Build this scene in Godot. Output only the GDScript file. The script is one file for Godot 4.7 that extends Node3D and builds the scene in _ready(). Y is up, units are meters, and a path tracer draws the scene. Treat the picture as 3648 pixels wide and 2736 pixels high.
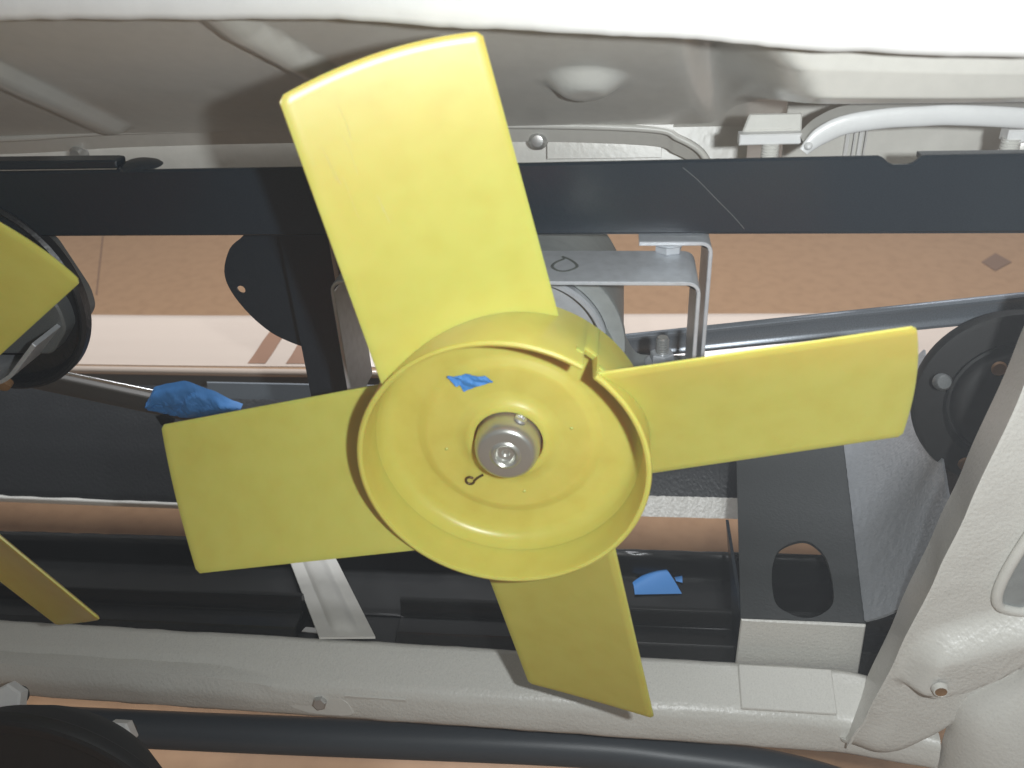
extends Node3D

var tri := PackedVector3Array()
var names := {}
var M := {}

# ---------------------------------------------------------------- naming and tagging
func numbered(n: String) -> String:
	var k: int = names.get(n, 0)
	names[n] = k + 1
	return n if k == 0 else "%s_%03d" % [n, k]

func thing(called: String, label: String, category: String, at := Vector3.ZERO, group := "") -> Node3D:
	var o := Node3D.new()
	o.name = numbered(called)
	add_child(o)
	o.position = at
	tag(o, label, category, group)
	return o

func tag(o: Node3D, label: String, category := "", group := "", kind := "") -> void:
	if label:
		o.set_meta("label", label)
	if category:
		o.set_meta("category", category)
	if group:
		o.set_meta("group", group)
	if kind:
		o.set_meta("kind", kind)

func put(called: String, mat: Material, parent: Node3D, crease := 38.0, label := "") -> MeshInstance3D:
	var o := MeshInstance3D.new()
	o.name = called if parent != self else numbered(called)
	o.mesh = bake(crease, parent.position if parent != self else Vector3.ZERO)
	o.material_override = mat
	parent.add_child(o, true)
	if label:
		o.set_meta("label", label)
	tri = PackedVector3Array()
	return o

# sub-part: its parent is a part (a mesh at its thing's origin)
func sub(called: String, mat: Material, part: Node3D, crease := 38.0, label := "") -> MeshInstance3D:
	var o := MeshInstance3D.new()
	o.name = called
	o.mesh = bake(crease, part.get_parent().position)
	o.material_override = mat
	part.add_child(o, true)
	if label:
		o.set_meta("label", label)
	tri = PackedVector3Array()
	return o

# ---------------------------------------------------------------- mesh helpers
func bake(crease: float, off: Vector3) -> ArrayMesh:
	var n := tri.size() / 3
	var fn := PackedVector3Array()
	fn.resize(n)
	var vol := 0.0
	var c := Vector3.ZERO
	for p in tri:
		c += p
	c /= maxf(tri.size(), 1)
	for i in n:
		var a := tri[i * 3] - c
		var b := tri[i * 3 + 1] - c
		var d := tri[i * 3 + 2] - c
		fn[i] = (b - a).cross(d - a)
		vol += a.dot(b.cross(d))
	var sgn := 1.0 if vol >= 0.0 else -1.0
	var share := {}
	for i in n:
		for k in 3:
			var key := Vector3i((tri[i * 3 + k] * 50000.0).round())
			if not share.has(key):
				share[key] = PackedInt32Array()
			share[key].append(i)
	var lim := cos(deg_to_rad(crease))
	var unit := PackedVector3Array()
	unit.resize(n)
	for i in n:
		unit[i] = fn[i].normalized()
	var pos := PackedVector3Array()
	var nor := PackedVector3Array()
	pos.resize(n * 3)
	nor.resize(n * 3)
	for i in n:
		if fn[i].length_squared() < 1e-22:
			unit[i] = Vector3.UP
		for k in 3:
			var p := tri[i * 3 + k]
			var s := Vector3.ZERO
			for j in share[Vector3i((p * 50000.0).round())]:
				if unit[j].dot(unit[i]) > lim:
					s += fn[j]
			s = s.normalized() if s.length_squared() > 1e-24 else unit[i]
			# Godot wants front faces clockwise
			var at: int = i * 3 + (k if sgn < 0.0 else (3 - k) % 3)
			pos[at] = p - off
			nor[at] = s * sgn
	var arr := []
	arr.resize(Mesh.ARRAY_MAX)
	arr[Mesh.ARRAY_VERTEX] = pos
	arr[Mesh.ARRAY_NORMAL] = nor
	var m := ArrayMesh.new()
	m.add_surface_from_arrays(Mesh.PRIMITIVE_TRIANGLES, arr)
	return m

func quad(a: Vector3, b: Vector3, c: Vector3, d: Vector3) -> void:
	tri.append_array([a, b, c, a, c, d])

# rows of points -> surface; both directions may be closed
func skin(rows: Array, close_u := false, close_v := false) -> void:
	var nr := rows.size()
	for i in (nr if close_u else nr - 1):
		var r0: PackedVector3Array = rows[i]
		var r1: PackedVector3Array = rows[(i + 1) % nr]
		var nc := r0.size()
		for j in (nc if close_v else nc - 1):
			var k := (j + 1) % nc
			quad(r0[j], r0[k], r1[k], r1[j])

# a sheet with thickness: f(u, v) for u, v in 0..1; the back lies th behind the front
func sheet(f: Callable, nu: int, nv: int, th: float) -> void:
	var front := []
	for i in nu + 1:
		var r := PackedVector3Array()
		for j in nv + 1:
			r.append(f.call(float(i) / nu, float(j) / nv))
		front.append(r)
	var back := []
	for i in nu + 1:
		var r := PackedVector3Array()
		for j in nv + 1:
			var du: Vector3 = front[mini(i + 1, nu)][j] - front[maxi(i - 1, 0)][j]
			var dv: Vector3 = front[i][mini(j + 1, nv)] - front[i][maxi(j - 1, 0)]
			r.append(front[i][j] - du.cross(dv).normalized() * th)
		back.append(r)
	skin(front)
	for i in nu:
		for j in nv:
			quad(back[i][j], back[i + 1][j], back[i + 1][j + 1], back[i][j + 1])
	for i in nu:
		quad(front[i][0], front[i + 1][0], back[i + 1][0], back[i][0])
		quad(front[i + 1][nv], front[i][nv], back[i][nv], back[i + 1][nv])
	for j in nv:
		quad(front[0][j + 1], front[0][j], back[0][j], back[0][j + 1])
		quad(front[nu][j], front[nu][j + 1], back[nu][j + 1], back[nu][j])

func ccw(p: PackedVector2Array) -> PackedVector2Array:
	if Geometry2D.is_polygon_clockwise(p):
		var r := p.duplicate()
		r.reverse()
		return r
	return p

func rounded(p: PackedVector2Array, r: float, seg := 4) -> PackedVector2Array:
	var out := PackedVector2Array()
	var n := p.size()
	for i in n:
		var a := p[(i + n - 1) % n]
		var b := p[i]
		var c := p[(i + 1) % n]
		var t := minf(r, minf((a - b).length(), (c - b).length()) * 0.45)
		var s := b + (a - b).normalized() * t
		var e := b + (c - b).normalized() * t
		for k in seg + 1:
			var w := float(k) / seg
			out.append(s.lerp(b, w).lerp(b.lerp(e, w), w))
	return out

func inset(p: PackedVector2Array, d: float) -> PackedVector2Array:
	var out := PackedVector2Array()
	var n := p.size()
	for i in n:
		var e0 := (p[i] - p[(i + n - 1) % n]).normalized()
		var e1 := (p[(i + 1) % n] - p[i]).normalized()
		var n0 := Vector2(-e0.y, e0.x)
		var n1 := Vector2(-e1.y, e1.x)
		var m := (n0 + n1).normalized()
		out.append(p[i] + m * d / maxf(m.dot(n0), 0.4))
	return out

# a polygon in the local xy plane of t, going from z = 0 back to z = -depth, edges chamfered by bev
func extrude(poly: PackedVector2Array, t: Transform3D, depth: float, bev := 0.0) -> void:
	var p := ccw(poly)
	var rings := []
	var cap := inset(p, bev) if bev > 0.0 else p
	var levels := [[cap, 0.0], [p, -bev], [p, -depth + bev], [cap, -depth]] if bev > 0.0 else [[p, 0.0], [p, -depth]]
	for l in levels:
		var r := PackedVector3Array()
		for q in l[0]:
			r.append(t * Vector3(q.x, q.y, l[1]))
		rings.append(r)
	for i in rings.size() - 1:
		var r0: PackedVector3Array = rings[i]
		var r1: PackedVector3Array = rings[i + 1]
		for j in r0.size():
			var k := (j + 1) % r0.size()
			quad(r0[j], r1[j], r1[k], r0[k])
	var ix := Geometry2D.triangulate_polygon(cap)
	for i in range(0, ix.size(), 3):
		var a := ix[i]
		var b := ix[i + 1]
		var c := ix[i + 2]
		if (cap[b] - cap[a]).cross(cap[c] - cap[a]) < 0.0:
			b = ix[i + 2]
			c = ix[i + 1]
		tri.append_array([rings[0][a], rings[0][b], rings[0][c]])
		var z: PackedVector3Array = rings[rings.size() - 1]
		tri.append_array([z[a], z[c], z[b]])

# a profile given as (z, y) carried along x
func along_x(profile: PackedVector2Array, x0: float, x1: float, bev := 0.0) -> void:
	extrude(profile, Transform3D(Basis(Vector3(0, 0, 1), Vector3(0, 1, 0), Vector3(-1, 0, 0)), Vector3(x0, 0, 0)), x1 - x0, bev)

func block(c: Vector3, size: Vector3, basis := Basis(), bev := 0.0008) -> void:
	var h := size / 2.0
	extrude(PackedVector2Array([Vector2(-h.x, -h.y), Vector2(h.x, -h.y), Vector2(h.x, h.y), Vector2(-h.x, h.y)]), Transform3D(basis, c + basis.z * h.z), size.z, bev)

func frame_of(z: Vector3) -> Basis:
	z = z.normalized()
	var up := Vector3.UP if absf(z.y) < 0.9 else Vector3.RIGHT
	var x := up.cross(z).normalized()
	return Basis(x, z.cross(x), z)

func tube(path: PackedVector3Array, r: float, n := 14, squash := 1.0, radii := PackedFloat32Array()) -> void:
	var rows := []
	var x := Vector3.ZERO
	for i in path.size():
		var d := (path[mini(i + 1, path.size() - 1)] - path[maxi(i - 1, 0)]).normalized()
		if x == Vector3.ZERO:
			x = frame_of(d).x
		x = (x - d * x.dot(d)).normalized()
		var y := d.cross(x)
		var rr := radii[i] if radii.size() else r
		var row := PackedVector3Array()
		for k in n:
			var a := TAU * k / n
			row.append(path[i] + x * cos(a) * rr + y * sin(a) * rr * squash)
		rows.append(row)
	skin(rows, false, true)
	for e in [0, rows.size() - 1]:
		var row: PackedVector3Array = rows[e]
		for k in n:
			var b := row[(k + 1) % n]
			if e == 0:
				tri.append_array([path[e], b, row[k]])
			else:
				tri.append_array([path[e], row[k], b])

func smooth_path(p: PackedVector3Array, steps := 8) -> PackedVector3Array:
	var out := PackedVector3Array()
	for i in p.size() - 1:
		var a := p[maxi(i - 1, 0)]
		var d := p[mini(i + 2, p.size() - 1)]
		for k in steps:
			out.append(p[i].cubic_interpolate(p[i + 1], a, d, float(k) / steps))
	out.append(p[p.size() - 1])
	return out

func smooth_poly(p: PackedVector2Array, steps := 6) -> PackedVector2Array:
	var out := PackedVector2Array()
	var n := p.size()
	for i in n:
		for k in steps:
			out.append(p[i].cubic_interpolate(p[(i + 1) % n], p[(i + n - 1) % n], p[(i + 2) % n], float(k) / steps))
	return out

# profile of (radius, height) turned round the local z axis of t
func lathe(profile: PackedVector2Array, t: Transform3D, n := 48, a0 := 0.0, a1 := TAU) -> void:
	var rows := []
	var full := a1 - a0 > TAU - 0.001
	for i in (n if full else n + 1):
		var a := a0 + (a1 - a0) * i / n
		var row := PackedVector3Array()
		for q in profile:
			row.append(t * Vector3(cos(a) * q.x, sin(a) * q.x, q.y))
		rows.append(row)
	skin(rows, full)

func hexagon(r: float) -> PackedVector2Array:
	var p := PackedVector2Array()
	for k in 6:
		p.append(Vector2.from_angle(TAU * k / 6.0 + 0.2) * r)
	return p

func circle(r: float, n := 24, c := Vector2.ZERO) -> PackedVector2Array:
	var p := PackedVector2Array()
	for k in n:
		p.append(c + Vector2.from_angle(TAU * k / n) * r)
	return p

# threaded stud from z = 0 to z = h
func stud(t: Transform3D, r: float, h: float, pitch := 0.0014) -> void:
	var p := PackedVector2Array([Vector2(0, 0)])
	var k := int(h / pitch)
	for i in k:
		p.append(Vector2(r, pitch * i))
		p.append(Vector2(r, pitch * (i + 0.35)))
		p.append(Vector2(r * 0.86, pitch * (i + 0.6)))
		p.append(Vector2(r * 0.86, pitch * (i + 0.75)))
	p.append(Vector2(r * 0.8, h))
	p.append(Vector2(0, h))
	lathe(p, t, 20)

# plate in local xy of t with one hole; the outline must be star-shaped seen from the hole's centre
func holed(outer: PackedVector2Array, hole: PackedVector2Array, c: Vector2, t: Transform3D, depth: float) -> void:
	var angles := []
	for p in outer:
		angles.append((p - c).angle())
	for p in hole:
		angles.append((p - c).angle())
	angles.sort()
	var ro := PackedVector2Array()
	var rh := PackedVector2Array()
	for a in angles:
		ro.append(hit(outer, c, a))
		rh.append(hit(hole, c, a))
	var n := ro.size()
	for i in n:
		var k := (i + 1) % n
		var P := func(q: Vector2, z: float) -> Vector3: return t * Vector3(q.x, q.y, z)
		quad(P.call(rh[i], 0.0), P.call(ro[i], 0.0), P.call(ro[k], 0.0), P.call(rh[k], 0.0))
		quad(P.call(ro[i], -depth), P.call(rh[i], -depth), P.call(rh[k], -depth), P.call(ro[k], -depth))
		quad(P.call(ro[i], 0.0), P.call(ro[i], -depth), P.call(ro[k], -depth), P.call(ro[k], 0.0))
		quad(P.call(rh[i], -depth), P.call(rh[i], 0.0), P.call(rh[k], 0.0), P.call(rh[k], -depth))

func hit(poly: PackedVector2Array, c: Vector2, a: float) -> Vector2:
	var far := c + Vector2.from_angle(a) * 5.0
	var best := far
	for i in poly.size():
		var e: Variant = Geometry2D.segment_intersects_segment(c, far, poly[i], poly[(i + 1) % poly.size()])
		if e != null and (best - c).length() > (e - c).length():
			best = e
	if best == far:
		var d := 1e9
		for q in poly:
			var w := absf(angle_difference((q - c).angle(), a))
			if w < d:
				d = w
				best = q
	return best

func lerp_line(pts: Array, x: float) -> float:
	for i in pts.size() - 1:
		if x <= pts[i + 1][0] or i == pts.size() - 2:
			var w := clampf((x - pts[i][0]) / (pts[i + 1][0] - pts[i][0]), 0.0, 1.0)
			return lerpf(pts[i][1], pts[i + 1][1], w * w * (3.0 - 2.0 * w) * 0.5 + w * 0.5)
	return pts[0][1]

# ---------------------------------------------------------------- materials
func noise_tex(size: int, freq: float, seed_: int, bump := 0.0, ramp: Gradient = null, kind := FastNoiseLite.TYPE_SIMPLEX_SMOOTH, octaves := 3) -> NoiseTexture2D:
	var n := FastNoiseLite.new()
	n.noise_type = kind
	n.seed = seed_
	n.frequency = freq
	n.fractal_octaves = octaves
	var t := NoiseTexture2D.new()
	t.width = size
	t.height = size
	t.seamless = true
	t.noise = n
	if bump > 0.0:
		t.as_normal_map = true
		t.bump_strength = bump
	if ramp:
		t.color_ramp = ramp
	return t

func ramp(stops: Array) -> Gradient:
	var g := Gradient.new()
	var o := PackedFloat32Array()
	var c := PackedColorArray()
	for s in stops:
		o.append(s[0])
		c.append(s[1])
	g.offsets = o
	g.colors = c
	return g

func mat(lin: Color, rough: float, metal := 0.0, scale := 0.0, normal: Texture2D = null, strength := 1.0, albedo: Texture2D = null, rough_tex: Texture2D = null) -> StandardMaterial3D:
	var m := StandardMaterial3D.new()
	m.albedo_color = lin.linear_to_srgb()
	m.roughness = rough
	m.metallic = metal
	if scale > 0.0:
		m.uv1_triplanar = true
		m.uv1_scale = Vector3.ONE * scale
	if normal:
		m.normal_enabled = true
		m.normal_texture = normal
		m.normal_scale = strength
	if albedo:
		m.albedo_texture = albedo
	if rough_tex:
		m.roughness_texture = rough_tex
	return m

func grey(v: float) -> Color:
	return Color(v, v, v)

func materials() -> void:
	var peel := noise_tex(512, 0.035, 3, 5.0)
	var coarse := noise_tex(512, 0.05, 8, 9.0, null, FastNoiseLite.TYPE_SIMPLEX_SMOOTH, 4)
	var fine := noise_tex(512, 0.12, 5, 4.0)
	var mott := noise_tex(512, 0.012, 21, 0.0, ramp([[0.0, grey(0.965)], [0.5, grey(0.985)], [1.0, grey(1.0)]]), FastNoiseLite.TYPE_SIMPLEX_SMOOTH, 5)
	var specks := noise_tex(1024, 0.06, 33, 0.0, ramp([[0.0, grey(0.55)], [0.16, grey(0.94)], [0.5, grey(0.98)], [1.0, grey(1.0)]]), FastNoiseLite.TYPE_SIMPLEX_SMOOTH, 4)
	var dust := noise_tex(1024, 0.09, 44, 0.0, ramp([[0.0, grey(0.8)], [0.6, grey(0.92)], [0.84, grey(0.95)], [1.0, grey(1.0)]]), FastNoiseLite.TYPE_SIMPLEX_SMOOTH, 4)
	var cream := Color(0.655, 0.645, 0.60)
	M.paint = mat(cream, 0.34, 0.0, 9.0, peel, 0.10, mott)
	M.paint_rough = mat(cream, 0.36, 0.0, 13.0, coarse, 0.17, specks)
	M.paint_under = mat(cream, 0.28, 0.0, 16.0, peel, 0.07, mott)
	M.paint_white = mat(Color(0.80, 0.80, 0.79), 0.35, 0.0, 9.0, peel, 0.08, mott)
	M.black = mat(Color(0.017, 0.026, 0.036), 0.27, 0.0, 14.0, peel, 0.06, dust)
	M.black_gloss = mat(Color(0.012, 0.013, 0.013), 0.24, 0.0, 14.0, fine, 0.05, dust)
	M.black_rough = mat(Color(0.015, 0.017, 0.019), 0.40, 0.0, 12.0, coarse, 0.14, dust)
	M.undercoat = mat(Color(0.27, 0.285, 0.30), 0.34, 0.0, 11.0, coarse, 0.28, specks)
	M.bar = mat(Color(0.085, 0.098, 0.112), 0.40, 0.0, 20.0, fine, 0.10, dust)
	M.rubber = mat(Color(0.006, 0.006, 0.0055), 0.65, 0.0, 14.0, fine, 0.08)
	M.steel_blue = mat(Color(0.27, 0.30, 0.34), 0.30, 0.3, 10.0, fine, 0.03, dust)
	var streak := noise_tex(512, 0.02, 61, 0.0, ramp([[0.0, grey(0.92)], [0.5, grey(0.97)], [1.0, grey(1.0)]]), FastNoiseLite.TYPE_SIMPLEX_SMOOTH, 5)
	M.zinc = mat(Color(0.56, 0.585, 0.62), 0.42, 0.35, 14.0, fine, 0.06, streak)
	M.zinc_dull = mat(Color(0.33, 0.35, 0.345), 0.48, 0.15, 12.0, fine, 0.06, streak)
	M.grey_box = mat(Color(0.15, 0.16, 0.16), 0.5, 0.1, 12.0, fine, 0.08, dust)
	M.bolt = mat(Color(0.55, 0.55, 0.54), 0.32, 0.7, 20.0, fine, 0.05)
	M.boss = mat(Color(0.50, 0.50, 0.46), 0.30, 0.75, 24.0, fine, 0.04)
	M.dark = mat(Color(0.01, 0.01, 0.01), 0.6)
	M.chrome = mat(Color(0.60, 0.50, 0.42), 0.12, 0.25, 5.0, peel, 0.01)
	M.reflected_beige = mat(Color(0.60, 0.505, 0.43), 0.16, 0.0, 5.0, peel, 0.01)  # beige of the mirrored floor is put into the bumper colour
	M.pale = mat(Color(0.62, 0.59, 0.27), 0.45)
	M.reflected_brown = mat(Color(0.30, 0.17, 0.11), 0.2)  # brown of the reflections painted on the bumper
	M.arm = mat(Color(0.045, 0.05, 0.05), 0.42, 0.0, 12.0, coarse, 0.08, dust)
	M.old_bar = mat(Color(0.12, 0.112, 0.10), 0.5, 0.1, 12.0, fine, 0.08, dust)
	M.grey_blue = mat(Color(0.20, 0.23, 0.26), 0.45, 0.0, 12.0, fine, 0.06, dust)
	M.rod = mat(Color(0.75, 0.75, 0.74), 0.16, 0.9)
	M.wire = mat(Color(0.10, 0.06, 0.02), 0.4, 0.5)
	var yellow_wear := noise_tex(1024, 0.010, 71, 0.0, ramp([[0.0, Color(0.97, 0.95, 0.90)], [0.35, Color(0.985, 0.98, 0.95)], [0.7, grey(1.0)], [1.0, Color(1.0, 1.0, 1.0)]]), FastNoiseLite.TYPE_SIMPLEX_SMOOTH, 5)
	var satin := noise_tex(512, 0.02, 17, 2.0, null, FastNoiseLite.TYPE_SIMPLEX_SMOOTH, 4)
	M.yellow = mat(Color(0.60, 0.52, 0.115), 0.34, 0.0, 6.0, satin, 0.05, yellow_wear)
	M.yellow.subsurf_scatter_enabled = true
	M.yellow.subsurf_scatter_strength = 0.4
	var crepe := noise_tex(256, 0.09, 81, 6.0)
	M.tape = mat(Color(0.055, 0.225, 0.56), 0.6, 0.0, 60.0, crepe, 0.1)
	var board := noise_tex(1024, 0.012, 91, 0.0, ramp([[0.0, Color(0.92, 0.91, 0.90)], [0.35, Color(0.965, 0.96, 0.955)], [0.6, Color(0.985, 0.985, 0.985)], [1.0, Color(1, 1, 1)]]), FastNoiseLite.TYPE_SIMPLEX_SMOOTH, 6)
	M.board = mat(Color(0.40, 0.235, 0.125), 0.5, 0.0, 2.6, fine, 0.015, board)
	M.dark_brown = mat(Color(0.20, 0.115, 0.07), 0.6)  # dark brown for the floor patch and joint line
	M.ink = mat(Color(0.10, 0.11, 0.10), 0.5)
	M.rust = mat(Color(0.22, 0.12, 0.05), 0.6)

# ---------------------------------------------------------------- the scene
func _ready() -> void:
	# camera
	var eye := Vector3(0.04311, 0.19597, 0.26023)
	var look := Basis(Vector3(0.9923, -0.046, -0.1146), Vector3(-0.0193, 0.8588, -0.512), Vector3(0.122, 0.5103, 0.8513)).orthonormalized()
	var cam := Camera3D.new()
	cam.name = "camera"
	cam.transform = Transform3D(look, eye)
	cam.fov = 48.85
	cam.near = 0.01
	cam.far = 60.0
	var lens := CameraAttributesPhysical.new()
	lens.frustum_focal_length = 26.42
	lens.frustum_focus_distance = 0.47
	lens.frustum_near = 0.02
	lens.frustum_far = 60.0
	lens.exposure_aperture = 13.0
	cam.attributes = lens
	add_child(cam)
	# surroundings: a dim garage
	var env := Environment.new()
	env.background_mode = Environment.BG_COLOR
	env.background_color = Color(0.152, 0.146, 0.134).linear_to_srgb()
	env.tonemap_mode = Environment.TONE_MAPPER_LINEAR
	env.tonemap_exposure = 1.0
	env.fog_enabled = true
	env.fog_density = 0.046
	env.fog_light_color = Color(0.97, 0.98, 1.0)
	env.sdfgi_enabled = true
	env.ssao_enabled = true
	env.ssil_enabled = true
	var we := WorldEnvironment.new()
	we.name = "environment"
	we.environment = env
	add_child(we)
	# the camera's own flash, beside the lens
	var flash := AreaLight3D.new()
	flash.name = "flash_light"
	flash.position = eye + look.x * 0.055 + look.y * 0.006
	flash.area_size = Vector2(0.013, 0.009)
	flash.light_energy = 0.165
	flash.light_color = Color(0.975, 0.995, 1.0)
	flash.area_range = 8.0
	flash.area_attenuation = 2.0
	flash.shadow_enabled = true
	add_child(flash)
	flash.look_at(eye + look * Vector3(0.36, 0.24, -1.0), look.y)
	# added overhead fill light, unseen, in place of daylight from ahead
	var top_fill := AreaLight3D.new()
	top_fill.name = "added_fill_light"
	top_fill.area_size = Vector2(1.3, 0.6)
	top_fill.light_energy = 5.0
	top_fill.area_range = 12.0
	top_fill.area_attenuation = 2.0
	top_fill.shadow_enabled = true
	top_fill.light_color = Color(0.97, 0.98, 1.0)
	add_child(top_fill)
	top_fill.look_at_from_position(Vector3(-0.1, 1.6, -0.78), Vector3(0.0, -0.45, -1.15), Vector3.BACK)

	materials()
	lamps(flash.transform, top_fill.transform)
	floor_sheet()
	car_body()
	fan_rail()
	tray()
	bumper()
	trim()
	horn()
	left_plate()
	motor()
	motor_left()
	fans()
	roll_bar()
	pulley()
	rods_and_tape()

func lamps(flash_at: Transform3D, top_fill_at: Transform3D) -> void:
	var glow := StandardMaterial3D.new()
	glow.albedo_color = Color(0.9, 0.9, 0.9)
	glow.emission_enabled = true
	glow.emission = Color(1, 1, 1)
	glow.emission_energy_multiplier = 1.2
	for q in [[flash_at, Vector2(0.013, 0.009), 0.001, 0.004, "flash_lamp", "tiny bright flash window just beside the lens"], [top_fill_at, Vector2(1.3, 0.6), 0.01, 0.05, "added_lamp_panel", "added unseen glowing panel high above the nose of the car"]]:  # the overhead panel is an added body for the fill light
		var t: Transform3D = q[0]
		var size: Vector2 = q[1]
		var o := thing(q[4], q[5], "lamp", t.origin)
		var h := size / 2.0
		var rect := PackedVector2Array([Vector2(-h.x, -h.y), Vector2(h.x, -h.y), Vector2(h.x, h.y), Vector2(-h.x, h.y)])
		extrude(rect, Transform3D(t.basis, t.origin + t.basis.z * (q[2] * 2.0 + q[3])), q[3])
		put("housing", M.paint_white, o)
		extrude(rect, Transform3D(t.basis, t.origin + t.basis.z * q[2] * 2.0), q[2] * 0.8)
		put("lamp_panel", glow, o)

func floor_sheet() -> void:
	block(Vector3(0, -0.46, -0.4), Vector3(7, 0.02, 6), Basis(), 0.0)
	tag(put("floor", M.board, self), "", "", "", "structure")
	extrude(PackedVector2Array([Vector2(0.7107, 1.2882), Vector2(0.7499, 1.331), Vector2(0.7632, 1.2884), Vector2(0.7206, 1.2473)]), Transform3D(Basis(Vector3(1, 0, 0), Vector3(0, 0, -1), Vector3(0, 1, 0)), Vector3(0, -0.4485, 0)), 0.0012)
	tag(put("floor_patch", M.dark_brown, self), "small dark diamond patch lying on the brown board floor", "patch")
	extrude(PackedVector2Array([Vector2(-0.95, 1.12), Vector2(-0.953, 1.12), Vector2(-1.36, 1.9), Vector2(-1.356, 1.9)]), Transform3D(Basis(Vector3(1, 0, 0), Vector3(0, 0, -1), Vector3(0, 1, 0)), Vector3(0, -0.4488, 0)), 0.001)
	var j := put("floor_joint", M.dark_brown, self)
	tag(j, "", "", "", "structure")

# ---------------------------------------------------------------- body shell
var lip_line := [[-0.6, 0.1625], [-0.1906, 0.1597], [-0.0642, 0.1563], [-0.0036, 0.1509], [0.0638, 0.1459], [0.1139, 0.1402], [0.1782, 0.1366], [0.4, 0.132]]
var wave := FastNoiseLite.new()

func nose_point(x: float, v: float) -> Vector3:
	var plane := Vector3(x, 0.15 - 0.0765 * v, -0.105 - 0.135 * v)
	var n := Vector3(0, -0.87, 0.493)
	var h := 0.0
	# two pressed ribs running forward
	for rb in [[-0.261, -0.261, 0.0115, 0.94], [-0.116, -0.096, 0.0105, 0.94], [-0.42, -0.42, 0.0115, 0.94]]:
		var cx: float = lerpf(rb[0], rb[1], clampf(v, 0, 1) / 0.5)
		var along: float = maxf(v - (rb[3] - 0.075), 0.0) * 0.155
		var d := sqrt(pow(x - cx, 2) + along * along) / float(rb[2])
		if d < 1.0:
			h += 0.0062 * pow(1.0 - d * d, 0.8)
	# the round boss
	var dd := sqrt(pow(x - 0.0255, 2) + pow((v - 0.5) * 0.155, 2))
	h += 0.0075 * (1.0 - smoothstep(0.0085, 0.021, dd))
	# slight hand-beaten waviness
	h += 0.0003 * wave.get_noise_2d(x * 500.0, v * 60.0)
	# the right side turns into the headlight bulge
	var ridge := 0.064 + 0.028 * v * v
	h -= 0.010 * smoothstep(ridge, ridge + 0.018, x)
	var p := plane + n * h
	var w := smoothstep(0.074 + 0.020 * v, 0.106 + 0.024 * v, x)
	if w > 0.0:
		var ys := [[-0.25, 0.152], [0.0, 0.1400], [0.4, 0.128], [0.72, 0.1165], [0.86, 0.1120], [1.0, 0.1082]]
		var zs := [[-0.25, -0.078], [0.0, -0.097], [0.4, -0.098], [0.72, -0.103], [0.86, -0.113], [1.0, -0.145]]
		var b := Vector3(x, lerp_line(ys, v) - 0.012 * smoothstep(0.1, 0.2, x) * (1.0 - v) * 0.5, lerp_line(zs, v))
		p = p.lerp(b, w)
	return p

func lip_point(x: float, k: int) -> Vector3:
	var prof := [[0.003, -0.012], [0.001, -0.006], [0.0, -0.001], [0.0006, 0.0022], [0.003, 0.0042], [0.008, 0.0048], [0.0122, 0.0036], [0.0139, 0.0018], [0.0152, 0.0014], [0.0168, 0.003], [0.022, 0.0038], [0.032, 0.0], [0.041, -0.010], [0.046, -0.03], [0.048, -0.07], [0.049, -0.16]]
	var w := 0.0003 * wave.get_noise_2d(x * 2600.0, 40.0) + 0.0005 * wave.get_noise_2d(x * 700.0, 90.0)
	return Vector3(x, lerp_line(lip_line, x) + prof[k][0] + (w if k < 6 else w * 0.3), -0.06 + prof[k][1])

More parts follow.
